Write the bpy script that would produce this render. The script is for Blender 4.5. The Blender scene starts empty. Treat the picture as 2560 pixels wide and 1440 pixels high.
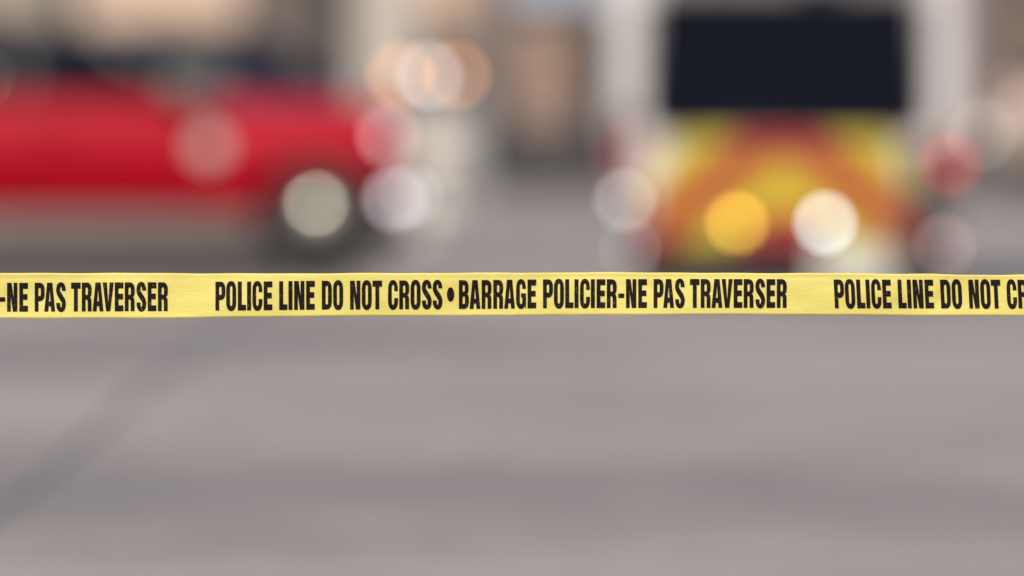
import bpy, bmesh, math, random
from mathutils import Vector, Matrix
from mathutils.geometry import tessellate_polygon
random.seed(7)
scene = bpy.context.scene
COL = scene.collection
R = math.radians

# ------------------------------------------------------------------ camera
EYE = 1.40                       # eye height, metres
FOCUS = 20.0                     # the tape
cam_d = bpy.data.cameras.new('camera')
cam = bpy.data.objects.new('camera', cam_d); COL.objects.link(cam)
cam_d.lens = 400.0; cam_d.sensor_width = 36.0
cam.location = (0, 0, EYE)
cam.rotation_euler = (math.pi/2 - math.atan(595/28444), 0, 0)
cam_d.clip_start = 0.5; cam_d.clip_end = 5000
cam_d.dof.use_dof = True
cam_d.dof.focus_distance = FOCUS
cam_d.dof.aperture_fstop = 2.5
scene.camera = cam

# ------------------------------------------------------------------ light
SUN_EL, SUN_AZ = 42, 205         # azimuth clockwise from +Y: behind the camera, a little to the left
world = bpy.data.worlds.new('World'); scene.world = world; world.use_nodes = True
wn = world.node_tree
sky = wn.nodes.new('ShaderNodeTexSky'); sky.sky_type = 'NISHITA'; sky.sun_disc = False
sky.sun_elevation = R(SUN_EL); sky.sun_rotation = R(SUN_AZ)
sky.air_density = 1.0; sky.dust_density = 3.0
bg = wn.nodes['Background']; bg.inputs['Strength'].default_value = 0.10
wn.links.new(sky.outputs[0], bg.inputs['Color'])
sd = bpy.data.lights.new('sun', 'SUN'); sd.energy = 3.0; sd.angle = R(1.2); sd.color = (1.0, 0.93, 0.84)
sun = bpy.data.objects.new('sun', sd); COL.objects.link(sun)
az, el = R(SUN_AZ), R(SUN_EL)
to_sun = Vector((math.sin(az)*math.cos(el), math.cos(az)*math.cos(el), math.sin(el)))
sun.rotation_euler = to_sun.to_track_quat('Z', 'Y').to_euler()
sun.location = (0, 0, 30)
vs = scene.view_settings
vs.view_transform = 'Standard'; vs.look = 'None'; vs.exposure = 0.03; vs.gamma = 1; vs.use_curve_mapping = False
scene.cycles.use_denoising = True
scene.cycles.sample_clamp_indirect = 8

# ------------------------------------------------------------------ materials
def mat(name, col, rough=0.6, metal=0.0, coat=0.0, var=0.0, vscale=4.0, bump=0.0, bscale=40.0,
        emit=None, estr=0.0, ior=None, stretch=(1, 1, 1)):
    m = bpy.data.materials.new(name); m.use_nodes = True
    nt = m.node_tree; b = nt.nodes['Principled BSDF']
    b.inputs['Base Color'].default_value = (*col, 1)
    b.inputs['Roughness'].default_value = rough
    b.inputs['Metallic'].default_value = metal
    if ior: b.inputs['IOR'].default_value = ior
    if coat: b.inputs['Coat Weight'].default_value = coat; b.inputs['Coat Roughness'].default_value = 0.08
    tc = nt.nodes.new('ShaderNodeTexCoord'); mp = nt.nodes.new('ShaderNodeMapping')
    mp.inputs['Scale'].default_value = stretch
    nt.links.new(tc.outputs['Object'], mp.inputs['Vector'])
    if var:
        n = nt.nodes.new('ShaderNodeTexNoise'); n.inputs['Scale'].default_value = vscale
        n.inputs['Detail'].default_value = 6; n.inputs['Roughness'].default_value = 0.6
        nt.links.new(mp.outputs[0], n.inputs['Vector'])
        r = nt.nodes.new('ShaderNodeMapRange')
        r.inputs['From Min'].default_value = 0.3; r.inputs['From Max'].default_value = 0.7
        r.inputs['To Min'].default_value = 1 - var; r.inputs['To Max'].default_value = 1 + var
        nt.links.new(n.outputs['Fac'], r.inputs['Value'])
        mx = nt.nodes.new('ShaderNodeVectorMath'); mx.operation = 'SCALE'
        mx.inputs[0].default_value = col
        nt.links.new(r.outputs[0], mx.inputs['Scale'])
        nt.links.new(mx.outputs[0], b.inputs['Base Color'])
    if bump:
        n2 = nt.nodes.new('ShaderNodeTexNoise'); n2.inputs['Scale'].default_value = bscale
        n2.inputs['Detail'].default_value = 4
        nt.links.new(mp.outputs[0], n2.inputs['Vector'])
        bp = nt.nodes.new('ShaderNodeBump'); bp.inputs['Strength'].default_value = bump
        bp.inputs['Distance'].default_value = 0.01
        nt.links.new(n2.outputs['Fac'], bp.inputs['Height'])
        nt.links.new(bp.outputs[0], b.inputs['Normal'])
    if emit:
        b.inputs['Emission Color'].default_value = (*emit, 1)
        b.inputs['Emission Strength'].default_value = estr
    return m

M = dict(
    red=mat('red_car_paint', (0.40, 0.0030, 0.016), 0.30, ior=1.25, var=0.05, vscale=3),
    navy=mat('dark_blue_car_paint', (0.05, 0.055, 0.10), 0.35, coat=1.0, var=0.05),
    white=mat('white_van_paint', (0.67, 0.645, 0.63), 0.4, coat=0.3, var=0.05, vscale=2),
    greypaint=mat('grey_panel', (0.22, 0.205, 0.21), 0.45, var=0.1),
    sill=mat('grey_cladding', (0.14, 0.122, 0.112), 0.6, var=0.12, vscale=6),
    black=mat('black_trim', (0.010, 0.009, 0.009), 0.5, var=0.1),
    rubber=mat('tyre_rubber', (0.022, 0.021, 0.021), 0.8, var=0.15, vscale=20),
    rim=mat('bright_alloy', (0.88, 0.84, 0.74), 0.4, metal=0.2, var=0.05),
    chrome=mat('polished_chrome', (0.85, 0.85, 0.83), 0.08, metal=1.0),
    glass=mat('dark_tinted_glass', (0.004, 0.006, 0.014), 0.12, var=0.1, ior=1.22),
    roofblack=mat('black_roof', (0.05, 0.035, 0.038), 0.3, coat=0.5, var=0.1),
    redfilm=mat('red_reflective_film', (0.36, 0.008, 0.016), 0.55, var=0.06),
    yelfilm=mat('yellow_green_reflective_film', (0.55, 0.43, 0.022), 0.5, var=0.06),
    silver=mat('silver_plate', (0.62, 0.64, 0.58), 0.4, var=0.05),
    taillens=mat('red_tail_lens', (0.34, 0.012, 0.012), 0.2, coat=0.8),
    litred=mat('lit_red_lamp', (0.6, 0.02, 0.02), 0.3, emit=(1.0, 0.05, 0.03), estr=3.2),
    litwhite=mat('lit_white_lamp', (0.9, 0.9, 0.9), 0.3, emit=(0.72, 0.90, 1.0), estr=11.5),
    litamber=mat('lit_amber_lamp', (0.9, 0.5, 0.05), 0.3, emit=(1.0, 0.58, 0.07), estr=9.5),
    litorange=mat('lit_orange_lamp', (0.9, 0.4, 0.1), 0.3, emit=(1.0, 0.42, 0.15), estr=6),
    litpale=mat('lit_pale_lamp', (0.9, 0.9, 0.9), 0.3, emit=(0.93, 0.95, 1.0), estr=4),
    litdim=mat('dim_glow', (0.9, 0.9, 0.9), 0.3, emit=(1.0, 0.96, 0.92), estr=3.2),  # self-glow for the added glint domes and the added post's disc
    litpink=mat('pink_glow', (0.9, 0.6, 0.6), 0.3, emit=(1.0, 0.62, 0.62), estr=3),  # headlight glow, shared with one added glint dome
    concrete=mat('pale_concrete', (0.72, 0.68, 0.60), 0.85, var=0.12, vscale=8, bump=0.3, bscale=60),
    tan=mat('tan_render', (0.68, 0.50, 0.37), 0.85, var=0.10, vscale=1.2, bump=0.2),
    beige=mat('beige_render', (0.36, 0.31, 0.24), 0.85, var=0.10, vscale=1.2, bump=0.2),
    stonegrey=mat('pale_stone', (0.52, 0.465, 0.41), 0.85, var=0.10, vscale=1.5, bump=0.2),
    brick=mat('brown_brick', (0.34, 0.245, 0.19), 0.85, var=0.2, vscale=6),
    brickdark=mat('dark_brown_brick', (0.13, 0.09, 0.07), 0.85, var=0.2, vscale=6),
    mortar=mat('grey_mortar', (0.22, 0.19, 0.18), 0.9, var=0.1, vscale=9),
    brown=mat('grey_brown_render', (0.14, 0.112, 0.098), 0.85, var=0.15, vscale=1.5),
    plinth=mat('dark_stone_plinth', (0.03, 0.03, 0.033), 0.7, var=0.15),
    brickorange=mat('orange_brick', (0.40, 0.27, 0.20), 0.85, var=0.15, vscale=6),
    mirrorgrey=mat('grey_green_mirror_cap', (0.20, 0.23, 0.21), 0.4, var=0.05),
    beigecar=mat('beige_car_paint', (0.46, 0.37, 0.30), 0.4, coat=0.3, var=0.05),
    litwarn=mat('lit_white_barricade_lamp', (0.9, 0.9, 0.9), 0.3, emit=(0.85, 0.93, 1.0), estr=5),
    satinchrome=mat('satin_chrome', (0.42, 0.41, 0.36), 0.26, metal=1.0),
    mauve=mat('mauve_grey_panel', (0.17, 0.145, 0.145), 0.7, var=0.15, vscale=3),
    bluepane=mat('sky_blue_pane', (0.42, 0.50, 0.60), 0.5, var=0.05),  # sky reflection put into the flat pane colour
    frame=mat('dark_window_frame', (0.045, 0.04, 0.04), 0.5),
    pane=mat('shop_window_glass', (0.05, 0.055, 0.065), 0.06),
    palepane=mat('pale_blinds', (0.50, 0.54, 0.60), 0.5, var=0.05),
    steel=mat('galvanised_steel', (0.30, 0.30, 0.29), 0.5, metal=0.4, var=0.1),
    pavement=mat('pavement_concrete', (0.09, 0.085, 0.085), 0.9, var=0.12, vscale=0.8, bump=0.2),
    kerb=mat('kerb_stone', (0.06, 0.058, 0.06), 0.85, var=0.15, vscale=3),
    ink=mat('black_tape_ink', (0.009, 0.006, 0.007), 0.6, ior=1.2, var=0.25, vscale=60, bump=0.15, bscale=900),
)

def worn_ink():
    m = M['ink']; nt = m.node_tree; b = nt.nodes['Principled BSDF']
    tc = nt.nodes.new('ShaderNodeTexCoord'); n = nt.nodes.new('ShaderNodeTexNoise')
    n.inputs['Scale'].default_value = 330; n.inputs['Detail'].default_value = 5
    nt.links.new(tc.outputs['Object'], n.inputs['Vector'])
    r = nt.nodes.new('ShaderNodeValToRGB'); e = r.color_ramp.elements
    e[0].position = 0.62; e[0].color = (0.011, 0.007, 0.008, 1); e[1].position = 0.76; e[1].color = (0.22, 0.18, 0.06, 1)
    nt.links.new(n.outputs['Fac'], r.inputs[0]); nt.links.new(r.outputs[0], b.inputs['Base Color'])
worn_ink()

# road: weathered asphalt, patches and tar seams in the colour, fine relief
def road_mat():
    m = bpy.data.materials.new('weathered_asphalt'); m.use_nodes = True
    nt = m.node_tree; b = nt.nodes['Principled BSDF']; b.inputs['Roughness'].default_value = 0.82
    tc = nt.nodes.new('ShaderNodeTexCoord')
    def noise(scale, detail=5, stretch=(1, 1, 1)):
        mp = nt.nodes.new('ShaderNodeMapping'); mp.inputs['Scale'].default_value = stretch
        nt.links.new(tc.outputs['Object'], mp.inputs['Vector'])
        n = nt.nodes.new('ShaderNodeTexNoise'); n.inputs['Scale'].default_value = scale
        n.inputs['Detail'].default_value = detail; n.inputs['Roughness'].default_value = 0.62
        nt.links.new(mp.outputs[0], n.inputs['Vector']); return n.outputs['Fac']
    def ramp(fac, stops):
        r = nt.nodes.new('ShaderNodeValToRGB'); e = r.color_ramp.elements
        e[0].position, e[0].color = stops[0][0], (*stops[0][1], 1)
        e[1].position, e[1].color = stops[-1][0], (*stops[-1][1], 1)
        for p, c in stops[1:-1]:
            x = e.new(p); x.color = (*c, 1)
        nt.links.new(fac, r.inputs[0]); return r.outputs[0]
    def mul(a, bb, f=1.0):
        x = nt.nodes.new('ShaderNodeMix'); x.data_type = 'RGBA'; x.blend_type = 'MULTIPLY'
        x.inputs['Factor'].default_value = f
        nt.links.new(a, x.inputs['A']); nt.links.new(bb, x.inputs['B']); return x.outputs['Result']
    base = ramp(noise(0.22, 7, (1.0, 0.7, 1)), [(0.36, (0.235, 0.208, 0.200)), (0.5, (0.345, 0.304, 0.287)), (0.63, (0.42, 0.372, 0.350))])
    dirt = ramp(noise(3.1, 8, (1.0, 0.8, 1)), [(0.30, (0.80, 0.80, 0.81)), (0.5, (1, 1, 1)), (0.70, (1.08, 1.07, 1.06))])
    oil = ramp(noise(2.3, 2), [(0.22, (0.45, 0.44, 0.44)), (0.27, (1, 1, 1))])
    grit = ramp(noise(60, 3), [(0.35, (0.75, 0.75, 0.75)), (0.65, (1.2, 1.2, 1.2))])
    c = mul(mul(mul(base, dirt), oil), grit)
    nt.links.new(c, b.inputs['Base Color'])
    bp = nt.nodes.new('ShaderNodeBump'); bp.inputs['Strength'].default_value = 0.5; bp.inputs['Distance'].default_value = 0.006
    nt.links.new(noise(90, 3), bp.inputs['Height']); nt.links.new(bp.outputs[0], b.inputs['Normal'])
    return m

def tape_mat():
    m = bpy.data.materials.new('yellow_polythene_tape'); m.use_nodes = True
    nt = m.node_tree; b = nt.nodes['Principled BSDF']
    b.inputs['Roughness'].default_value = 0.42
    tc = nt.nodes.new('ShaderNodeTexCoord')
    mp = nt.nodes.new('ShaderNodeMapping'); mp.inputs['Scale'].default_value = (1, 1, 5)
    nt.links.new(tc.outputs['Object'], mp.inputs['Vector'])
    n = nt.nodes.new('ShaderNodeTexNoise'); n.inputs['Scale'].default_value = 7; n.inputs['Detail'].default_value = 7
    n.inputs['Roughness'].default_value = 0.65
    nt.links.new(mp.outputs[0], n.inputs['Vector'])
    r = nt.nodes.new('ShaderNodeValToRGB'); e = r.color_ramp.elements
    e[0].position = 0.3; e[0].color = (0.78, 0.68, 0.165, 1)
    e[1].position = 0.7; e[1].color = (0.90, 0.81, 0.245, 1)
    nt.links.new(n.outputs['Fac'], r.inputs[0]); nt.links.new(r.outputs[0], b.inputs['Base Color'])
    n2 = nt.nodes.new('ShaderNodeTexNoise'); n2.inputs['Scale'].default_value = 60; n2.inputs['Detail'].default_value = 5
    nt.links.new(mp.outputs[0], n2.inputs['Vector'])
    bp = nt.nodes.new('ShaderNodeBump'); bp.inputs['Strength'].default_value = 0.35; bp.inputs['Distance'].default_value = 0.0015
    nt.links.new(n2.outputs['Fac'], bp.inputs['Height']); nt.links.new(bp.outputs[0], b.inputs['Normal'])
    tr = nt.nodes.new('ShaderNodeBsdfTranslucent'); nt.links.new(r.outputs[0], tr.inputs['Color'])
    ms = nt.nodes.new('ShaderNodeMixShader'); ms.inputs[0].default_value = 0.18
    nt.links.new(b.outputs[0], ms.inputs[1]); nt.links.new(tr.outputs[0], ms.inputs[2])
    nt.links.new(ms.outputs[0], nt.nodes['Material Output'].inputs['Surface'])
    return m

# ------------------------------------------------------------------ object helpers
def obj(name, bm, m, parent=None, smooth=False, loc=None):
    me = bpy.data.meshes.new(name)
    bmesh.ops.recalc_face_normals(bm, faces=bm.faces)
    bm.to_mesh(me); bm.free()
    me.materials.append(m)
    if smooth:
        for p in me.polygons: p.use_smooth = True
        try: me.set_sharp_from_angle(angle=R(35))
        except Exception: pass
    o = bpy.data.objects.new(name, me); COL.objects.link(o)
    if parent: o.parent = parent
    if loc: o.location = loc
    return o
def tag(o, label=None, cat=None, group=None, kind=None):
    for k, v in (('label', label), ('category', cat), ('group', group), ('kind', kind)):
        if v: o[k] = v
    return o
def thing(name, label, cat, loc=(0, 0, 0), rz=0, group=None):
    o = bpy.data.objects.new(name, None); COL.objects.link(o)
    o.location = loc; o.rotation_euler = (0, 0, rz); o.empty_display_size = 0.3
    return tag(o, label, cat, group)
def box(bm, x0, x1, y0, y1, z0, z1, bevel=0.0):
    r = bmesh.ops.create_cube(bm, size=1)
    vs_ = r['verts']
    for v in vs_:
        v.co = Vector((x0 if v.co.x < 0 else x1, y0 if v.co.y < 0 else y1, z0 if v.co.z < 0 else z1))
    if bevel:
        es = {e for v in vs_ for e in v.link_edges}
        bmesh.ops.bevel(bm, geom=list(es), offset=bevel, segments=2, profile=0.6, affect='EDGES')
    return bm
def boxo(name, m, parent, x0, x1, y0, y1, z0, z1, bevel=0.0):
    return obj(name, box(bmesh.new(), x0, x1, y0, y1, z0, z1, bevel), m, parent, smooth=bevel > 0)
def cyl(bm, c, r, depth, axis='Y', seg=32, r2=None):
    rot = {'Y': Matrix.Rotation(R(90), 4, 'X'), 'X': Matrix.Rotation(R(90), 4, 'Y'), 'Z': Matrix.Identity(4)}[axis]
    bmesh.ops.create_cone(bm, cap_ends=True, segments=seg, radius1=r, radius2=r if r2 is None else r2, depth=depth,
                          matrix=Matrix.Translation(c) @ rot)
    return bm
def lathe(bm, prof, c, axis='Y', seg=36):
    """prof: (radius, offset along axis); closed surface of revolution"""
    rings = []
    for r_, a in prof:
        ring = []
        for i in range(seg):
            t = 2*math.pi*i/seg
            u, w = r_*math.cos(t), r_*math.sin(t)
            p = {'Y': (u, a, w), 'Z': (u, w, a), 'X': (a, u, w)}[axis]
            ring.append(bm.verts.new(Vector(p) + Vector(c)))
        rings.append(ring)
    for a, b_ in zip(rings, rings[1:]):
        for i in range(seg):
            j = (i+1) % seg
            bm.faces.new((a[i], a[j], b_[j], b_[i]))
    bm.faces.new(rings[0]); bm.faces.new(rings[-1])
    return bm
def dome(bm, c, r, sy=0.5):
    bmesh.ops.create_uvsphere(bm, u_segments=20, v_segments=12, radius=r,
                              matrix=Matrix.Translation(c) @ Matrix.Diagonal((1, sy, 1, 1)))
    return bm
def slab(bm, poly, y0, y1):
    """polygon in x,z extruded from y0 to y1"""
    a = [bm.verts.new((x, y0, z)) for x, z in poly]; b_ = [bm.verts.new((x, y1, z)) for x, z in poly]
    n = len(poly)
    for i in range(n):
        j = (i+1) % n
        bm.faces.new((a[i], a[j], b_[j], b_[i]))
    for lst in (a, b_):
        for t in tessellate_polygon([[v.co for v in lst]]):
            try: bm.faces.new([lst[k] for k in t])
            except ValueError: pass
    return bm
def slices(bm, polys):
    """polys: list of (y, [(x,z)...]) lofted side to side"""
    rows = [[bm.verts.new((x, y, z)) for x, z in p] for y, p in polys]
    n = len(rows[0])
    for a, b_ in zip(rows, rows[1:]):
        for i in range(n):
            j = (i+1) % n
            bm.faces.new((a[i], a[j], b_[j], b_[i]))
    for lst in (rows[0], rows[-1]):
        for t in tessellate_polygon([[Vector((v.co.x, 0, v.co.z)) for v in lst]]):
            try: bm.faces.new([lst[k] for k in t])
            except ValueError: pass
    return bm

# ------------------------------------------------------------------ ground
bm = bmesh.new()
NX = 24
box(bm, -600, 600, -60, 112.0, -0.6, 0.0)
tag(obj('road', bm, road_mat()), kind='structure')
bm = bmesh.new(); box(bm, -600, 600, 112.0, 112.2, -0.6, 0.105, 0.02)
tag(obj('kerb', bm, M['kerb']), kind='structure')
bm = bmesh.new(); box(bm, -600, 600, 112.2, 900, -0.6, 0.10)
tag(obj('pavement', bm, M['pavement']), kind='structure')

def seam(name, pts, w, m):
    bm = bmesh.new(); rows = []
    P = [Vector(p) for p in pts]; fine = []
    for a, b_ in zip(P, P[1:]):
        n = max(2, int((b_-a).length/0.25))
        fine += [a.lerp(b_, k/n) for k in range(n)]
    fine.append(P[-1])
    for i, p in enumerate(fine):
        d = (fine[min(i+1, len(fine)-1)]-fine[max(i-1, 0)]).normalized(); nrm = Vector((-d.y, d.x))
        p = p + nrm*random.uniform(-0.012, 0.012); ww = w*random.uniform(0.7, 1.3)
        rows.append((bm.verts.new((p.x+nrm.x*ww, p.y+nrm.y*ww, 0.004)), bm.verts.new((p.x-nrm.x*ww, p.y-nrm.y*ww, 0.004))))
    for a, b_ in zip(rows, rows[1:]): bm.faces.new((a[0], b_[0], b_[1], a[1]))
    tag(obj(name, bm, m), kind='structure')
tar = mat('tar_seal', (0.07, 0.066, 0.066), 0.6, var=0.3, vscale=8)
seam('road_seam', [(-1.75, 20), (-1.55, 34), (-1.50, 50), (-1.42, 66)], 0.012, tar)
seam('road_seam', [(-7, 41.0), (-2.5, 41.2), (0.2, 41.1), (2.2, 41.4), (7, 41.3)], 0.035, tar)
seam('road_seam', [(1.75, 20), (1.95, 34), (2.05, 41.3)], 0.010, tar)
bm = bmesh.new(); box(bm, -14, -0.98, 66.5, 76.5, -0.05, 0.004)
tag(obj('dark_ground_slab', bm, mat('dark_ground', (0.055, 0.046, 0.042), 0.85, var=0.25, vscale=1.2)), kind='structure')  # flat slab around the red car, darker than the road

# ------------------------------------------------------------------ buildings behind
FY = 116.5                       # facade plane
def wall_piece(name, m, parent, x0, x1, z0, z1, y0=0.0, y1=0.3, bevel=0.0):
    return boxo(name, m, parent, x0, x1, y0, y1, z0, z1, bevel)
def window(parent, x0, x1, z0, z1, pane_m, mull=1, y=0.0):
    bm = bmesh.new(); t = 0.06
    box(bm, x0, x1, y-0.03, y+0.10, z1-t, z1); box(bm, x0, x1, y-0.03, y+0.10, z0, z0+t)
    xs = [x0] + [x0+(x1-x0)*(k+1)/(mull+1)-t/2 for k in range(mull)] + [x1-t]
    for q in xs: box(bm, q, q+t, y-0.03, y+0.10, z0+t, z1-t)
    fr = obj('window', bm, M['frame'], parent)
    for k in range(mull+1):
        a = xs[k]+t; b_ = xs[k+1]
        boxo('pane', pane_m, fr, a, b_, y+0.03, y+0.05, z0+t, z1-t)
    return fr

# left: tan rendered shop
b1 = thing('shop_building', 'tan rendered shop building behind the red car at the left', 'building', (0, FY, 0.10))
H1 = 5.2
for (x0, x1, m, z0, z1, nm) in [
    (-12, -4.65, 'beige', 0.55, H1, 'wall_panel'), (-4.45, -2.78, 'tan', 1.55, H1, 'wall_panel'),
    (-2.78, -2.0, 'brown', 0.55, H1, 'wall_panel'), (-4.45, -2.78, 'brown', 0.55, 1.47, 'stall_riser')]:
    wall_piece(nm, M[m], b1, x0, x1, z0, z1, 0.0 if m != 'brown' else 0.04)
wall_piece('sign_board', M['frame'], b1, -3.9, -3.1, 1.30, 1.46, -0.02, 0.03)
wall_piece('downlight', M['palepane'], b1, -2.45, -2.25, 1.05, 1.30, -0.02, 0.03)
wall_piece('ledge', M['frame'], b1, -4.45, -2.78, 1.47, 1.55, -0.1)
wall_piece('plinth', M['plinth'], b1, -12, -2.0, 0, 0.55, -0.03)
wall_piece('dark_upright', M['plinth'], b1, -4.65, -4.45, 0.55, H1, -0.08)  # dark vertical strip between the beige and tan panels
window(b1, -2.0, -1.68, 0.55, H1, M['pane'], 0)
window(b1, -9.0, -6.0, 1.0, 2.6, M['pane'], 2, -0.06)
wall_piece('roof', M['plinth'], b1, -12.2, -1.64, H1, H1+0.18, -0.3, 8.0)
wall_piece('side_wall', M['brown'], b1, -12, -1.66, 0, H1, 0.3, 8.0)

# centre: brick building with pale corner pier
b2 = thing('brick_building', 'brown brick building with a pale corner pier and shop windows in the middle', 'building', (0, FY, 0.10))
H2 = 5.6
wall_piece('corner_pier', M['stonegrey'], b2, -1.62, -0.95, 0, H2, -0.18)
wall_piece('plinth', M['plinth'], b2, -0.95, 5.0, 0, 0.40, -0.05)
wall_piece('backing_wall', M['mortar'], b2, -0.95, 5.0, 0.40, H2, 0.02, 8.0)
wall_piece('roof', M['plinth'], b2, -1.7, 5.1, H2, H2+0.2, -0.3, 8.0)
# individual bricks where they show (large facing bricks), nearest band only
def bricks(parent, x0, x1, z0, z1, m, bw=0.46, bh=0.15, gap=0.018, y=0.0):
    me = None; row = 0; z = z0
    while z + bh*0.6 <= z1:
        x = x0 - (bw/2 if row % 2 else 0)
        while x < x1 - 0.05:
            a, b_ = max(x, x0), min(x+bw-gap, x1)
            if b_ - a > 0.06:
                full = abs((b_-a)-(bw-gap)) < 1e-4 and z+bh-gap <= z1
                if full:
                    if me is None:
                        t = bmesh.new(); box(t, 0, bw-gap, -0.022, 0.018, 0, bh-gap)
                        me = bpy.data.meshes.new('brick'); t.to_mesh(me); t.free(); me.materials.append(m)
                    o = bpy.data.objects.new('brick', me); COL.objects.link(o); o.parent = parent
                    o.location = (a, y+random.uniform(-0.004, 0.004), z)
                else:
                    obj('brick', box(bmesh.new(), a, b_, y-0.022, y+0.018, z, min(z+bh-gap, z1)), m, parent)
            x += bw
        z += bh; row += 1
bricks(b2, -0.70, 0.86, 1.32, 2.3, M['brick'], y=0.0)
wall_piece('hoarding', M['mauve'], b2, -0.42, -0.12, 1.32, 1.80, -0.06, 0.0)
wall_piece('sign_board', M['tan'], b2, -0.95, -0.45, 1.62, 2.6, -0.08, -0.03)
wall_piece('doorway', M['frame'], b2, -0.38, -0.10, 0.41, 1.05, -0.09, -0.05)
wall_piece('recess', M['frame'], b2, -0.95, -0.70, 0.40, H2, -0.02, 0.02)
wall_piece('fascia', M['mauve'], b2, -0.70, 0.02, 0.40, 1.30, -0.05, 0.02)
bricks(b2, 0.04, 0.62, 0.56, 1.30, M['brickorange'], y=0.0)
window(b2, 0.66, 1.02, 0.41, 1.30, M['pane'], 0, -0.02)
window(b2, -0.10, 1.35, 1.72, 2.9, M['bluepane'], 1, -0.10)
wall_piece('pier', M['stonegrey'], b2, 1.04, 1.62, 1.05, 1.70, -0.06, 0.02)
wall_piece('shutter', M['mauve'], b2, 1.04, 1.62, 0.41, 1.03, -0.04, 0.02)

# right: dark brown building with light tan panel
b3 = thing('dark_brick_building', 'dark brown brick building at the far right edge', 'building', (0, FY, 0.10))
wall_piece('wall', M['brown'], b3, 5.0, 16, 0.2, 6.0, 0.02, 8.0)
bricks(b3, 5.02, 5.34, 0.5, 2.3, M['brickdark'], y=0.0)
wall_piece('door_panel', M['tan'], b3, 5.36, 6.6, 0.35, 1.18, -0.06, 0.02)
wall_piece('sign_board', M['brick'], b3, 5.36, 6.6, 1.18, 1.7, -0.10, 0.02)
wall_piece('plinth', M['plinth'], b3, 4.7, 16, 0.0, 0.2, -0.03)
wall_piece('roof', M['plinth'], b3, 4.9, 16.2, 6.0, 6.2, -0.3, 8.0)

# ------------------------------------------------------------------ wheel
def wheel(parent, x, y, r, side=-1, w=0.22, rim_m='rim'):
    """axis along Y, outer face towards side*Y"""
    t = obj('wheel', lathe(bmesh.new(), [(r*0.62, -w/2), (r*0.93, -w/2), (r, -w*0.36), (r, w*0.36), (r*0.93, w/2), (r*0.62, w/2)],
                           (0, 0, 0)), M['rubber'], parent, True, (x, y, r))
    rb = bmesh.new(); f = side*(w/2-0.012)
    lathe(rb, [(r*0.64, f-side*0.05), (r*0.66, f+side*0.004), (r*0.60, f+side*0.006), (r*0.57, f-side*0.03)], (0, 0, 0))
    for k in range(5):
        a = 2*math.pi*k/5 + 0.3
        s = bmesh.new(); box(s, 0.02, r*0.60, -0.02, 0.012, -0.045, 0.045, 0.008)
        mt = Matrix.Translation((0, f-side*0.012, 0)) @ Matrix.Rotation(a, 4, 'Y')
        bmesh.ops.transform(s, matrix=mt, verts=s.verts)
        tmp = bpy.data.meshes.new('t'); s.to_mesh(tmp); s.free(); rb.from_mesh(tmp); bpy.data.meshes.remove(tmp)
    lathe(rb, [(r*0.60, f-side*0.045), (r*0.60, f-side*0.03)], (0, 0, 0))
    obj('rim', rb, M[rim_m], t, True)
    Rc = 0.30; cap = []
    for k in range(9):
        a = R(33)*(1-k/8); cap.append((max(Rc*math.sin(a), 0.002), f + side*(Rc*math.cos(a) - Rc*math.cos(R(33)) + 0.004)))
    obj('hub_cap', lathe(bmesh.new(), cap, (0, 0, 0)), M['satinchrome'], t, True)
    return t

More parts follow.
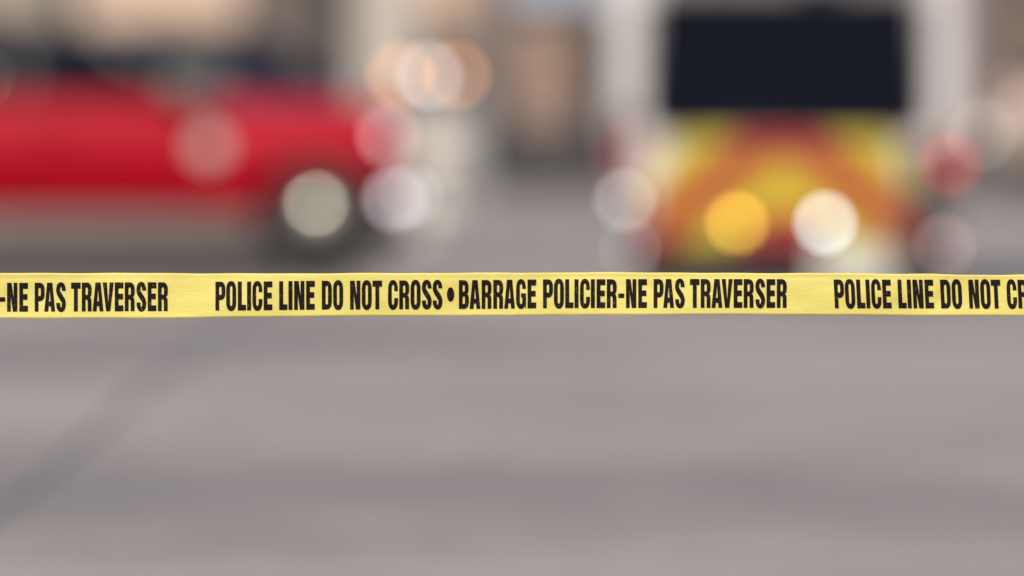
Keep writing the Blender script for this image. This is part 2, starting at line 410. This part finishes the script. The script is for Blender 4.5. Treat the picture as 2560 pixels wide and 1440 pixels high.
# ------------------------------------------------------------------ cars seen from the side
def arch(cx, r, z0, n=10):
    return [(cx + r*math.cos(math.pi*(1-k/n)), z0 + r*math.sin(math.pi*(1-k/n))) for k in range(n+1)]
def side_car(name, label, loc, rz, paint, roof_m, sill_m, lit=True, group=None, scale=1.0):
    """local x forward; x=0 front bumper, car runs to x=-4.35; -Y side faces the viewer"""
    t = thing(name, label, 'car', loc, rz, group)
    W = 0.88; r = 0.335
    fx, bx = -0.46, -3.30           # axles
    def prof(topdrop, endin, b0):
        p = [(0.0-endin, max(b0, 0.50)), (0.0-endin, 0.84-topdrop*0.4), (-0.05-endin, 1.02-topdrop*0.8), (-0.22, 1.07-topdrop),
             (-1.00, 1.09-topdrop), (-1.35, 1.12-topdrop), (-1.75, 1.185-topdrop), (-2.6, 1.20-topdrop), (-3.4, 1.18-topdrop), (-4.0, 1.13-topdrop),
             (-4.30+endin, 1.03-topdrop), (-4.36+endin, 0.80-topdrop*0.4), (-4.34+endin, max(b0, 0.46)), (-4.1, b0)]
        for cx in (bx, fx):
            a0 = math.asin(max(0.0, (b0-0.37)/0.385)); h = 0.0
            for k in range(11):
                a = math.pi - a0 - (math.pi-2*a0)*k/10
                p.append((cx+0.385*math.cos(a), 0.37+0.385*math.sin(a)))
        return p
    half = [(0.0, 0.36, 0.10, 0.70), (0.022, 0.26, 0.085, 0.57), (0.055, 0.15, 0.06, 0.46), (0.10, 0.07, 0.035, 0.375), (0.17, 0.015, 0.012, 0.34), (0.28, 0.0, 0.0, 0.35)]
    pls = [(-W+a, prof(b_, c, d)) for a, b_, c, d in half] + [(W-a, prof(b_, c, d)) for a, b_, c, d in half[::-1]]
    obj('body', slices(bmesh.new(), pls), M[paint], t, True)
    flank = [(0.096, 0.39), (0.052, 0.465), (0.018, 0.575), (-0.003, 0.70), (-0.003, 0.77), (0.006, 0.845), (0.024, 0.93), (0.055, 1.04)]
    for a, b_ in ((-2.30, -1.30), (-3.02, -2.34)):
        for sd_ in (-1, 1):
            d = bmesh.new(); rr = []
            for x in (a+0.012, b_-0.012):
                rr.append([d.verts.new((x, sd_*(W-o_+0.006), z)) for o_, z in flank])
                rr.append([d.verts.new((x, sd_*(W-o_-0.012), z)) for o_, z in flank])
            for q0, q1 in ((rr[0], rr[2]), (rr[1], rr[3]), (rr[0], rr[1]), (rr[2], rr[3])):
                for k in range(len(flank)-1): d.faces.new((q0[k], q0[k+1], q1[k+1], q1[k]))
            dd = obj('door', d, M[paint], t, True)
            y0, y1 = sorted((sd_*(W+0.006), sd_*(W+0.034)))
            boxo('handle', M[paint], dd, a+0.08, a+0.30, y0, y1, 0.865, 0.905, 0.008)
    # greenhouse
    def gh(k):
        return [(-1.28-0.05*k, 1.10), (-1.95-0.02*k, 1.50-0.01*k), (-2.3, 1.545), (-3.3, 1.53), (-3.75+0.03*k, 1.45), (-4.12+0.06*k, 1.12)]
    obj('window_glass', slices(bmesh.new(), [(-W+0.09, [(x, z if z < 1.2 else 1.18) for x, z in gh(1)]), (-W+0.20, gh(0.5)), (W-0.20, gh(0.5)),
                                             (W-0.09, [(x, z if z < 1.2 else 1.18) for x, z in gh(1)])]), M['glass'], t, True)
    rf = [(-1.90, 1.475), (-1.93, 1.50), (-2.3, 1.572), (-2.8, 1.585), (-3.3, 1.56), (-3.80, 1.47), (-3.80, 1.43), (-3.3, 1.51), (-2.3, 1.53)]
    obj('roof', slices(bmesh.new(), [(-W+0.17, rf), (-W+0.23, [(x, z+0.012) for x, z in rf]), (W-0.23, [(x, z+0.012) for x, z in rf]), (W-0.17, rf)]), M[roof_m], t, True)
    for px in (-2.32, -3.28):
        for s in (-1, 1):
            p = bmesh.new(); y0 = s*(W-0.085); y1 = s*(W-0.195)
            vv = [p.verts.new(q) for q in [(px-0.04, y0, 1.17), (px+0.04, y0, 1.17), (px+0.04, y1-s*0, 1.535), (px-0.04, y1, 1.535)]]
            ww = [p.verts.new((v.co.x, v.co.y-s*0.05, v.co.z)) for v in vv]
            for i in range(4):
                j = (i+1) % 4; p.faces.new((vv[i], vv[j], ww[j], ww[i]))
            p.faces.new(vv); p.faces.new(ww)
            obj('pillar', p, M['black'], t)
    if lit:
        obj('glint_dome', dome(bmesh.new(), (-2.56, -W+0.02, 1.21), 0.07, 0.9), M['satinchrome'], t, True)  # chrome dome added only to catch a sun glint
        obj('glint_disc', lathe(bmesh.new(), [(0.085, 0.012), (0.09, 0.0), (0.08, -0.012), (0.03, -0.02)], (-1.16, -W-0.004, 0.80)), M['silver'], t, True)  # pale disc added to stand in for a bodywork glint
    # sills, bumpers, floor
    for s in (-1, 1):
        y0, y1 = sorted((s*(W-0.075), s*(W-0.17)))
        boxo('sill', M[sill_m], t, bx+0.43, fx-0.43, y0, y1, 0.11, 0.385, 0.02)
    boxo('underbody', M['black'], t, -4.25, -0.12, -W+0.13, W-0.13, 0.19, 0.40, 0.02)
    boxo('front_bumper', M['black'], t, -0.12, 0.02, -W+0.10, W-0.10, 0.20, 0.45, 0.04)
    boxo('rear_bumper', M['black'], t, -4.40, -4.1, -W+0.06, W-0.06, 0.24, 0.47, 0.04)
    g = boxo('grille', M['black'], t, -0.02, 0.012, -0.5, 0.5, 0.56, 0.74, 0.01)
    for s in (-1, 1):
        h = obj('headlight', dome(bmesh.new(), (-0.06, s*(W-0.10), 0.86), 0.055, 0.8), M['litpink'] if lit else M['silver'], t, True)
        obj('fog_lamp', dome(bmesh.new(), (-0.01, s*(W-0.10), 0.47), 0.042, 0.8), M['litpale'] if lit else M['silver'], t, True)
        obj('tail_light', dome(bmesh.new(), (-4.30, s*(W-0.14), 0.90), 0.09, 0.8), M['taillens'], t, True)
        mr = bmesh.new(); box(mr, -1.42, -1.22, min(s*W, s*(W+0.17)), max(s*W, s*(W+0.17)), 1.12, 1.27, 0.03)
        mo = obj('wing_mirror', mr, M['mirrorgrey'], t, True)
    for cx in (fx, bx):
        for s in (-1, 1):
            wheel(t, cx, s*(W-0.125), r, s)
    # arch liners
    for cx in (fx, bx):
        for s in (-1, 1):
            a = bmesh.new(); cyl(a, (cx, s*(W-0.30), 0.37), 0.38, 0.2, 'Y', 28)
            obj('wheel_arch', a, M['black'], t)
    return t

side_car('red_car', 'red car with a black roof and grey sills parked side on at the left', (-0.685, 71.6, 0), R(-2.5), 'red', 'roofblack', 'sill')
side_car('blue_car', 'dark blue car parked behind the bonnet of the red car', (-5.55, 88.5, 0), R(181.5), 'navy', 'navy', 'black', lit=False)

side_car('beige_car', 'beige car parked beyond the grey post at the right edge', (8.75, 103.5, 0), R(1), 'beigecar', 'beigecar', 'black', lit=False)

# ------------------------------------------------------------------ white emergency van, rear view
VX, VY = 1.575, 64.9
van = thing('emergency_van', 'white emergency van seen from behind with red and yellow chevrons and lit rear lamps', 'van', (VX, VY, 0))
VW = 1.0
def vp(d, i):  # profile in y(z): used as x in slab then turned; here simple rounded box along Y
    return d
bm = bmesh.new()
# body shell: rounded section in x,z swept along y (rear face at y=0.05)
def section(w, zt, zb, rr=0.14, n=6):
    pts = []
    for cx, cz, a0 in ((w-rr, zt-rr, 0), (-w+rr, zt-rr, 90)):
        for k in range(n+1):
            a = R(a0+90*k/n); pts.append((cx+rr*math.cos(a), cz+rr*math.sin(a)))
    pts += [(-w, 1.0), (-w+0.02, 0.80), (-w+0.14, zb+0.12), (-w+0.20, zb), (w-0.20, zb), (w-0.14, zb+0.12), (w-0.02, 0.80), (w, 1.0)]
    return pts
slices(bm, [(0.05, section(VW-0.03, 2.30, 0.30)), (0.10, section(VW, 2.34, 0.27)), (4.2, section(VW, 2.34, 0.27)),
            (4.7, section(VW-0.04, 2.25, 0.27)), (4.9, section(VW-0.10, 1.60, 0.30)), (5.6, section(VW-0.14, 1.22, 0.32))])
obj('body', bm, M['white'], van, True)
wg = bmesh.new(); slab(wg, [(-0.80, 1.00), (-0.73, 0.92), (0.70, 0.92), (0.77, 1.00), (0.745, 1.68), (0.70, 1.72), (-0.73, 1.72), (-0.775, 1.68)], 0.018, 0.06)
gl = obj('rear_window', wg, M['glass'], van)
for a in (-0.83, 0.773):
    boxo('window_seal', M['black'], gl, a, a+0.027, 0.022, 0.06, 0.95, 1.70)
wp = bmesh.new(); box(wp, -0.42, 0.12, 0.002, 0.014, 0.965, 0.983)
obj('wiper', wp, M['black'], gl)
boxo('header_panel', M['greypaint'], van, -0.75, 0.75, 0.012, 0.06, 1.735, 2.04, 0.01)
boxo('camera_housing', M['black'], van, 0.05, 0.30, -0.03, 0.02, 1.74, 1.80, 0.01)
# chevron stripes
def clip(poly, a, b_):
    """keep the side of line a->b_ that lies to its left"""
    out = []
    def s(p): return (b_[0]-a[0])*(p[1]-a[1]) - (b_[1]-a[1])*(p[0]-a[0])
    for i in range(len(poly)):
        p, q = poly[i], poly[(i+1) % len(poly)]; sp, sq = s(p), s(q)
        if sp >= 0: out.append(p)
        if (sp >= 0) != (sq >= 0):
            k = sp/(sp-sq); out.append((p[0]+(q[0]-p[0])*k, p[1]+(q[1]-p[1])*k))
    return out
bt = bmesh.new(); slab(bt, [(-0.84, 0.23), (0.69, 0.23), (0.68, 0.60), (0.60, 0.91), (-0.63, 0.91), (-0.80, 0.60)], 0.022, 0.055)
gate = obj('tailgate', bt, M['white'], van)
ST = 0.275; SL = 0.80; AX = -0.03
for k in range(-3, 5):
    zt = 1.085 - k*ST; zb = zt - ST
    for s in (-1, 1):
        xo = 1.0
        quad = [(AX, zb), (AX+s*xo, zb-SL*xo), (AX+s*xo, zt-SL*xo), (AX, zt)]
        if s > 0: quad = quad
        area = sum(quad[i][0]*quad[(i+1) % 4][1]-quad[(i+1) % 4][0]*quad[i][1] for i in range(4))
        if area < 0: quad = quad[::-1]
        tr = [(-0.835, 0.235), (0.685, 0.235), (0.675, 0.60), (0.595, 0.906), (-0.625, 0.906), (-0.795, 0.60)]
        for i in range(6):
            quad = clip(quad, tr[i], tr[(i+1) % 6])
            if len(quad) < 3: break
        if len(quad) < 3: continue
        quad = [p for i, p in enumerate(quad) if (Vector(p)-Vector(quad[i-1])).length > 1e-4]
        if len(quad) < 3: continue
        sb = bmesh.new(); slab(sb, quad, 0.018, 0.0215)
        obj('chevron_stripe', sb, M['redfilm'] if k % 2 == 0 else M['yelfilm'], gate)
boxo('gap_shade_strip', M['black'], van, 0.70, 0.86, 0.0, 0.10, 0.12, 0.86, 0.01)  # black strip painting the shade of the gap beside the tailgate
# lamps on the tailgate
def vlamp(name, px, pz, r_, m, y=0.0):
    ring = bmesh.new(); lathe(ring, [(r_*1.0, y+0.03), (r_*1.28, y+0.02), (r_*1.28, y-0.005), (r_*1.03, y-0.01)], (px, 0, pz), 'Y', 28)
    o = obj(name, ring, M['black'], van, True)
    obj('lens', dome(bmesh.new(), (px, y-0.012, pz), r_, 0.3), M[m], o, True)
    return o
vlamp('warning_lamp', -0.292, 0.413, 0.033, 'litamber')
vlamp('reversing_lamp', 0.212, 0.413, 0.034, 'litwhite')
for s in (-1, 1):
    tl = bmesh.new(); x0, x1 = sorted((s*0.875, s*0.985)); box(tl, x0, x1, 0.0, 0.12, 0.66, 0.92, 0.03)
    tlo = obj('tail_light', tl, M['taillens'], van, True)
    tw = bmesh.new(); box(tw, x0+0.01, x1-0.01, 0.0, 0.12, 0.925, 1.05, 0.03); obj('white_lens', tw, M['sill' if s < 0 else 'silver'], tlo, True)
    obj('bulb', dome(bmesh.new(), (s*0.925, -0.005, 0.745), 0.035 if s > 0 else 0.02, 0.4), M['litred' if s > 0 else 'taillens'], tlo, True)
# bumper and added glint domes
bp_ = bmesh.new(); slab(bp_, [(-0.80, 0.13), (0.74, 0.13), (0.80, 0.20), (0.80, 0.29), (-0.80, 0.29)], -0.06, 0.30)
bo = obj('bumper', bp_, M['black'], van)
for s in (-1, 1):
    x0, x1 = sorted((s*0.845, s*0.95)); c = boxo('bumper_corner', M['sill'], van, x0, x1, 0.0, 0.25, 0.30, 0.62, 0.03)
boxo('step_plate', M['silver'], bo, 0.16, 0.60, -0.10, -0.062, 0.05, 0.27, 0.01)
obj('glow_dome', dome(bmesh.new(), (-0.93, -0.01, 0.545), 0.034, 0.4), M['litdim'], van, True)  # glowing domes added to imitate glints on the van's edges
obj('glow_dome', dome(bmesh.new(), (-0.90, -0.01, 0.265), 0.022, 0.4), M['litdim'], van, True)
obj('glow_dome', dome(bmesh.new(), (0.89, -0.01, 0.285), 0.030, 0.4), M['litpink'], van, True)
def van_wheel(x, y):
    t = obj('wheel', lathe(bmesh.new(), [(0.20, -0.11), (0.31, -0.11), (0.335, -0.08), (0.335, 0.08), (0.31, 0.11), (0.20, 0.11)], (0, 0, 0), 'X'),
            M['rubber'], van, True, (x, y, 0.335))
    obj('rim', cyl(bmesh.new(), (0, 0, 0), 0.19, 0.18, 'X', 24), M['rim'], t)
for x in (-0.74, 0.74):
    for y in (0.95, 4.5): van_wheel(x, y)
for s in (-1, 1):
    mr = bmesh.new(); x0, x1 = sorted((s*0.98, s*1.16)); box(mr, x0, x1, 4.55, 4.65, 1.25, 1.55, 0.03); obj('wing_mirror', mr, M['black'], van, True)
ws = bmesh.new(); slab(ws, [(-0.8, 1.25), (0.8, 1.25), (0.75, 1.95), (-0.75, 1.95)], 4.78, 4.86); obj('windscreen', ws, M['glass'], van)

# ------------------------------------------------------------------ lamp barricade and bollard between the vehicles
bar = thing('lamp_barricade', 'grey trestle barricade topped by one white and two amber lit lamps', 'barricade', (-0.60, 82.4, 0))
boxo('board', M['greypaint'], bar, -0.42, 0.42, -0.015, 0.015, 0.86, 1.10, 0.004)
boxo('board', M['greypaint'], bar, -0.42, 0.42, -0.015, 0.015, 0.42, 0.56, 0.004)
for sx in (-1, 1):
    for sy in (-1, 1):
        lg = bmesh.new()
        c0 = Vector((sx*0.36, sy*0.03, 1.08)); c1 = Vector((sx*0.36, sy*0.30, 0.0))
        for a in (c0, c1): pass
        vv = [lg.verts.new(c0+Vector((dx, 0, 0))+Vector((0, dy, 0))) for dx, dy in ((-.02, -.012), (.02, -.012), (.02, .012), (-.02, .012))]
        ww = [lg.verts.new(c1+Vector((dx, 0, 0))+Vector((0, dy, 0))) for dx, dy in ((-.02, -.012), (.02, -.012), (.02, .012), (-.02, .012))]
        for i in range(4):
            j = (i+1) % 4; lg.faces.new((vv[i], vv[j], ww[j], ww[i]))
        lg.faces.new(vv); lg.faces.new(ww); obj('leg', lg, M['steel'], bar)
for x, m, r_ in ((-0.205, 'litorange', 0.045), (0.0, 'litwarn', 0.045), (0.20, 'litorange', 0.045)):
    h = bmesh.new(); lathe(h, [(0.05, 0.05), (0.058, 0.03), (0.058, -0.03), (0.048, -0.035)], (x, 0, 1.217), 'Y', 24)
    ho = obj('lamp', h, M['black'], bar, True)
    st = bmesh.new(); cyl(st, (x, 0, 1.13), 0.014, 0.075, 'Z', 12); obj('lamp_stem', st, M['steel'], ho)
    obj('lens', dome(bmesh.new(), (x, -0.038, 1.217), r_, 0.35), M[m], ho, True)

bol = thing('bollard', 'pale round concrete bollard on the road right of the red car', 'bollard', (-0.475, 83.5, 0))
obj('post', lathe(bmesh.new(), [(0.25, 0.0), (0.25, 0.06), (0.215, 0.10), (0.205, 0.84), (0.17, 0.90), (0.09, 0.935), (0.02, 0.945)], (0, 0, 0), 'Z', 32), M['concrete'], bol, True)
obj('collar', lathe(bmesh.new(), [(0.205, 0.70), (0.214, 0.705), (0.214, 0.745), (0.205, 0.75)], (0, 0, 0), 'Z', 32), M['stonegrey'], bol, True)

gpost = thing('glow_post', 'added grey post with a glowing disc at the right edge of the road', 'parking meter', (4.15, 100.5, 0))  # made-up post, added to carry a faint glowing disc
obj('post', cyl(bmesh.new(), (0, 0, 0.45), 0.03, 0.9, 'Z', 16), M['steel'], gpost)
hd = bmesh.new(); box(hd, -0.09, 0.09, -0.06, 0.06, 0.48, 0.80, 0.04); ho = obj('head', hd, M['steel'], gpost, True)
obj('glow_disc', dome(bmesh.new(), (0, -0.058, 0.655), 0.042, 0.3), M['litdim'], ho, True)
obj('base_plate', lathe(bmesh.new(), [(0.09, 0), (0.09, 0.012), (0.05, 0.03)], (0, 0, 0), 'Z', 20), M['steel'], gpost)

# ------------------------------------------------------------------ police tape
S = 28444/FOCUS                  # photo pixels per metre at the tape
TZ = 0.97                        # height of the lettering's centre line at mid span
# measured run of the tape, in tape pixels (x from the middle of the view): top edge and top of the capitals
def lerp(tab, x):
    if x <= tab[0][0]: return tab[0][1] + (tab[0][0]-x)*tab[0][2] if len(tab[0]) > 2 else tab[0][1]
    for a, b_ in zip(tab, tab[1:]):
        if x <= b_[0]:
            t = (x-a[0])/(b_[0]-a[0]); t = t*t*(3-2*t); return a[1]+(b_[1]-a[1])*t
    return tab[-1][1]
EDGE = [(-600, 690), (0, 683), (300, 682.8), (640, 684), (1000, 683), (1300, 682.2), (1560, 681.2), (1800, 683), (2050, 683.2), (2300, 685), (2420, 687.6), (2490, 688), (2560, 686.3), (3200, 690)]
CAPS = [(-600, 712), (20, 707.3), (400, 706), (540, 704.5), (875, 702), (1147, 700.8), (1440, 698.6), (1750, 698), (1970, 698.3), (2087, 699.3), (2560, 699.8), (3200, 702)]
CAPH = 72.0
def px2z(py):  # vertical position in the tape's plane
    return TZ + (737 - py)/S
CREASE = [(random.uniform(-2.6, 2.6), random.uniform(0.1, 0.9), random.uniform(-1.2, 1.2), random.choice((-1, 1))*random.uniform(0.0002, 0.0006),
           random.uniform(0.004, 0.010), random.uniform(0.15, 0.6)) for _ in range(120)]
def crease(x, v):
    h = 0.0
    for cx, cv, sl, am, w, ln in CREASE:
        if abs(x-cx) > 0.12: continue
        d = (x-cx) - sl*(v-cv)*0.075
        h += am*math.exp(-(d/w)**2)*math.exp(-((v-cv)/ln)**2)
    return h
def tape_y(x, v):
    """small waves towards and away from the viewer (metres), x in metres, v = 0 top .. 1 bottom"""
    return (crease(x, v) + 0.006*math.sin(1.9*x+0.6) + 0.0018*math.sin(7.3*x+2*v+0.4) + 0.0007*math.sin(23*x+5*v)
            + 0.0012*(v-0.5)**2*math.sin(3.1*x+1) + 0.0012*math.exp(-((v-0.10)/0.03)**2)*(0.6+0.4*math.sin(5*x)))
XL, XR = -2.7, 2.7
def top_px(x): return lerp(EDGE, x*S+1280) + 0.35*math.sin(31*x) + 0.3*math.sin(57*x+1)
def bot_px(x): return lerp(CAPS, x*S+1280) + CAPH + 17.5 + 0.5*math.sin(9*x+1) + 0.35*math.sin(29*x)
def tape_pt(x, py, lift=0.0):
    t, b_ = top_px(x), bot_px(x)
    v = (py-t)/(b_-t)
    sag = 0.0
    return Vector((x, FOCUS + tape_y(x, v) - lift, px2z(py) - sag))
bm = bmesh.new(); NXT, NV = 2200, 20
rows = []
for i in range(NXT+1):
    x = XL+(XR-XL)*i/NXT; t, b_ = top_px(x), bot_px(x)
    rows.append([bm.verts.new(tape_pt(x, t+(b_-t)*j/NV)) for j in range(NV+1)])
for i in range(NXT):
    for j in range(NV):
        bm.faces.new((rows[i][j], rows[i][j+1], rows[i+1][j+1], rows[i+1][j]))
tape = obj('police_tape', bm, tape_mat(), smooth=True)
sol = tape.modifiers.new('thickness', 'SOLIDIFY'); sol.thickness = 0.00015; sol.offset = -1
tag(tape, 'yellow police line tape with black bilingual lettering stretched across the whole view', 'tape')

# glyphs drawn in a cell 72 high, y up
def rrect(x0, y0, x1, y1, rx, ry, n=10, p=2.3):
    pts = []
    for cx, cy, a0 in ((x1-rx, y1-ry, 0), (x0+rx, y1-ry, 90), (x0+rx, y0+ry, 180), (x1-rx, y0+ry, 270)):
        for k in range(n+1):
            a = R(a0+90*k/n); c, s = math.cos(a), math.sin(a)
            pts.append((cx+rx*math.copysign(abs(c)**(2/p), c), cy+ry*math.copysign(abs(s)**(2/p), s)))
    return pts
def arcp(cx, cy, rx, ry, a0, a1, n=12, p=2.3):
    out = []
    for k in range(n+1):
        a = R(a0+(a1-a0)*k/n); c, s = math.cos(a), math.sin(a)
        out.append((cx+rx*math.copysign(abs(c)**(2/p), c), cy+ry*math.copysign(abs(s)**(2/p), s)))
    return out
def stroke(pts):
    """pts: (x, y, half width) control points -> smooth outline"""
    q = []
    n = len(pts)
    for i in range(n-1):
        p0, p1, p2, p3 = pts[max(i-1, 0)], pts[i], pts[i+1], pts[min(i+2, n-1)]
        for k in range(6):
            t = k/6
            q.append(tuple(0.5*((2*p1[m]) + (-p0[m]+p2[m])*t + (2*p0[m]-5*p1[m]+4*p2[m]-p3[m])*t*t + (-p0[m]+3*p1[m]-3*p2[m]+p3[m])*t**3) for m in range(3)))
    q.append(pts[-1])
    L, Rr = [], []
    for i, (x, y, w) in enumerate(q):
        a = q[max(i-1, 0)]; b_ = q[min(i+1, len(q)-1)]
        d = Vector((b_[0]-a[0], b_[1]-a[1])); d = d.normalized(); nx, ny = -d.y, d.x
        L.append((x+nx*w, y+ny*w)); Rr.append((x-nx*w, y-ny*w))
    return ('strip', L, Rr)
def glyph(ch):
    if ch == 'I': return [[(0, 0), (9.9, 0), (9.9, 72), (0, 72)]]
    if ch == 'L': return [[(0, 0), (20.5, 0), (20.5, 14), (9.9, 14), (9.9, 72), (0, 72)]]
    if ch == 'T': return [[(7, 0), (16.7, 0), (16.7, 57), (23.7, 57), (23.7, 72), (0, 72), (0, 57), (7, 57)]]
    if ch == 'E': return [[(0, 0), (21.5, 0), (21.5, 14.5), (9.4, 14.5), (9.4, 29.5), (20.3, 29.5), (20.3, 43.7), (9.4, 43.7), (9.4, 57), (21.7, 57), (21.7, 72), (0, 72)]]
    if ch == 'N': return [[(0, 0), (9.2, 0), (9.2, 39), (14.3, 0), (25.6, 0), (25.6, 72), (16.3, 72), (16.3, 33), (11.3, 72), (0, 72)]]
    if ch == 'V': return [[(8.6, 0), (19, 0), (27.6, 72), (17.4, 72), (13.9, 19), (10.4, 72), (0, 72)]]
    if ch == 'A': return [[(0, 0), (9.8, 0), (10.8, 13), (16.2, 13), (17.2, 0), (27, 0), (20, 72), (7, 72)], [(13.5, 55.5), (11.4, 25), (15.6, 25)]]
    if ch == 'O': return [rrect(0, -1.4, 25, 73.4, 12.5, 24), rrect(9.5, 11, 15.5, 61.3, 3, 8)]
    if ch == 'D': return [[(0, 0)] + arcp(12, 21, 12.9, 21, -90, 0) + arcp(12, 51, 12.9, 21, 0, 90) + [(0, 72)],
                          rrect(9.3, 12.5, 15.4, 59.5, 3, 6)]
    if ch == 'P': return [[(0, 0), (9.4, 0), (9.4, 26)] + arcp(12, 44, 12.7, 18, -90, 0) + arcp(12, 54, 12.7, 18, 0, 90) + [(0, 72)],
                          rrect(9.2, 38.6, 15.2, 59.5, 3, 5.5)]
    if ch == 'R': return [[(0, 0), (9.4, 0), (9.4, 29.5), (11.8, 29.5), (14.2, 27.5), (14.7, 23), (14.7, 0), (24.4, 0), (24.2, 27), (23.3, 32), (20.4, 35.2), (23.4, 39), (24.7, 46)]
                          + arcp(12, 54, 12.7, 18, 0, 90) + [(0, 72)], rrect(9.2, 40.5, 15.1, 59.6, 2.9, 5.5)]
    if ch == 'B': return [[(0, 0)] + arcp(12, 18, 12.8, 18, -90, 0) + [(24.6, 29), (23.4, 34), (20.6, 37.6), (23.0, 41), (24.2, 46)]
                          + arcp(12, 54, 12.2, 18, 0, 90) + [(0, 72)], rrect(9.2, 43, 14.8, 59.6, 2.8, 5), rrect(9.2, 12, 15.2, 31.5, 2.9, 5)]
    if ch == 'C': return [arcp(12.5, 49, 12.2, 24.4, 0, 180) + arcp(12.5, 23, 12.5, 24.4, 180, 360)[:] + [(25, 28), (15.6, 28)]
                          + arcp(12.5, 19, 3.1, 8, 0, -180, 8) + arcp(12.5, 53, 3.1, 8.3, 180, 0, 8) + [(15.6, 45.5), (24.7, 45.5)]]
    if ch == 'G': return [arcp(12.5, 49, 12.2, 24.4, 0, 180) + arcp(12.5, 23, 12.5, 24.4, 180, 320)[:] + [(23, 5), (23.6, 0), (25, 0), (25, 37.6), (12.6, 37.6), (12.6, 27), (15.6, 27)]
                          + arcp(12.5, 19, 3.1, 8, 0, -180, 8) + arcp(12.5, 53, 3.1, 8.3, 180, 0, 8) + [(15.6, 49), (24.7, 49)]]
    if ch == 'S': return [stroke([(18.7, 51.5, 4.8), (18.5, 57, 4.8), (16.4, 64.6, 5.0), (11.8, 67.9, 5.4), (7.0, 64.8, 5.2), (4.8, 57, 4.9), (5.0, 49.5, 5.1), (8.8, 41, 6.0),
                                  (14.6, 32, 6.0), (18.5, 23, 5.1), (18.7, 15, 4.9), (16.4, 7.2, 5.2), (11.8, 4.1, 5.5), (7.0, 7.4, 5.0), (4.9, 15, 4.8), (4.8, 21.5, 4.8)])]
    if ch == '.': return [rrect(0, 18, 18.2, 54.5, 9.1, 18.2, 10, 2.0)]
    if ch == '-': return [[(0, 25), (14.5, 25), (14.5, 36), (0, 36)]]
RUN = [('P', 538.5), ('O', 565.3), ('L', 594.4), ('I', 617.6), ('C', 630.8), ('E', 659.1),
       ('L', 697.8), ('I', 721), ('N', 735.2), ('E', 765.2), ('D', 804.4), ('O', 832.6), ('N', 875), ('O', 904.1), ('T', 931.2),
       ('C', 969.8), ('R', 998), ('O', 1026.2), ('S', 1055), ('S', 1082), ('.', 1117.2),
       ('B', 1147.1), ('A', 1173.8), ('R', 1204), ('R', 1233.1), ('A', 1260.3), ('G', 1290), ('E', 1318.8),
       ('P', 1357.5), ('O', 1384.6), ('L', 1412.9), ('I', 1436.2), ('C', 1449.8), ('I', 1477.1), ('E', 1491.5), ('R', 1517), ('-', 1545.8),
       ('N', 1565.1), ('E', 1595.6), ('P', 1634.1), ('A', 1658.2), ('S', 1688.1), ('T', 1725.1), ('R', 1751.9), ('A', 1779), ('V', 1804.1),
       ('E', 1834.3), ('R', 1859.4), ('S', 1889), ('E', 1916.6), ('R', 1942.2)]
PERIOD = 1547.5
for rep_ in range(-3, 3):
    for ch, gx in RUN:
        gx0 = gx + rep_*PERIOD
        if not (XL+0.03 < (gx0-1280)/S and (gx0+30-1280)/S < XR-0.03): continue
        lean = -0.05 if rep_ == 1 else 0.0         # the line leans a little on the right-hand repeat
        bm = bmesh.new()
        def pt(p): return bm.verts.new(tape_pt((gx0+p[0]+lean*(p[1]-36)-1280)/S, lerp(CAPS, gx0+p[0])+CAPH-p[1], 0.0010))
        cont = glyph(ch)
        if cont[0][0] == 'strip':
            a_ = [pt(p) for p in cont[0][1]]; b__ = [pt(p) for p in cont[0][2]]
            for i in range(len(a_)-1): bm.faces.new((a_[i], a_[i+1], b__[i+1], b__[i]))
        else:
            dense = []
            for c in cont:
                o_ = []
                for i in range(len(c)):
                    p, q = Vector(c[i]), Vector(c[(i+1) % len(c)])
                    L = (q-p).length
                    if L < 1e-4: continue
                    k = max(1, int(L/9))
                    o_ += [tuple(p+(q-p)*m/k) for m in range(k)]
                dense.append(o_)
            vlist = [pt(p) for c in dense for p in c]
            for t in tessellate_polygon([[Vector((p[0], p[1], 0)) for p in c] for c in dense]):
                try: bm.faces.new([vlist[k] for k in t])
                except ValueError: pass
        obj('bullet' if ch == '.' else 'hyphen' if ch == '-' else 'letter', bm, M['ink'], tape)
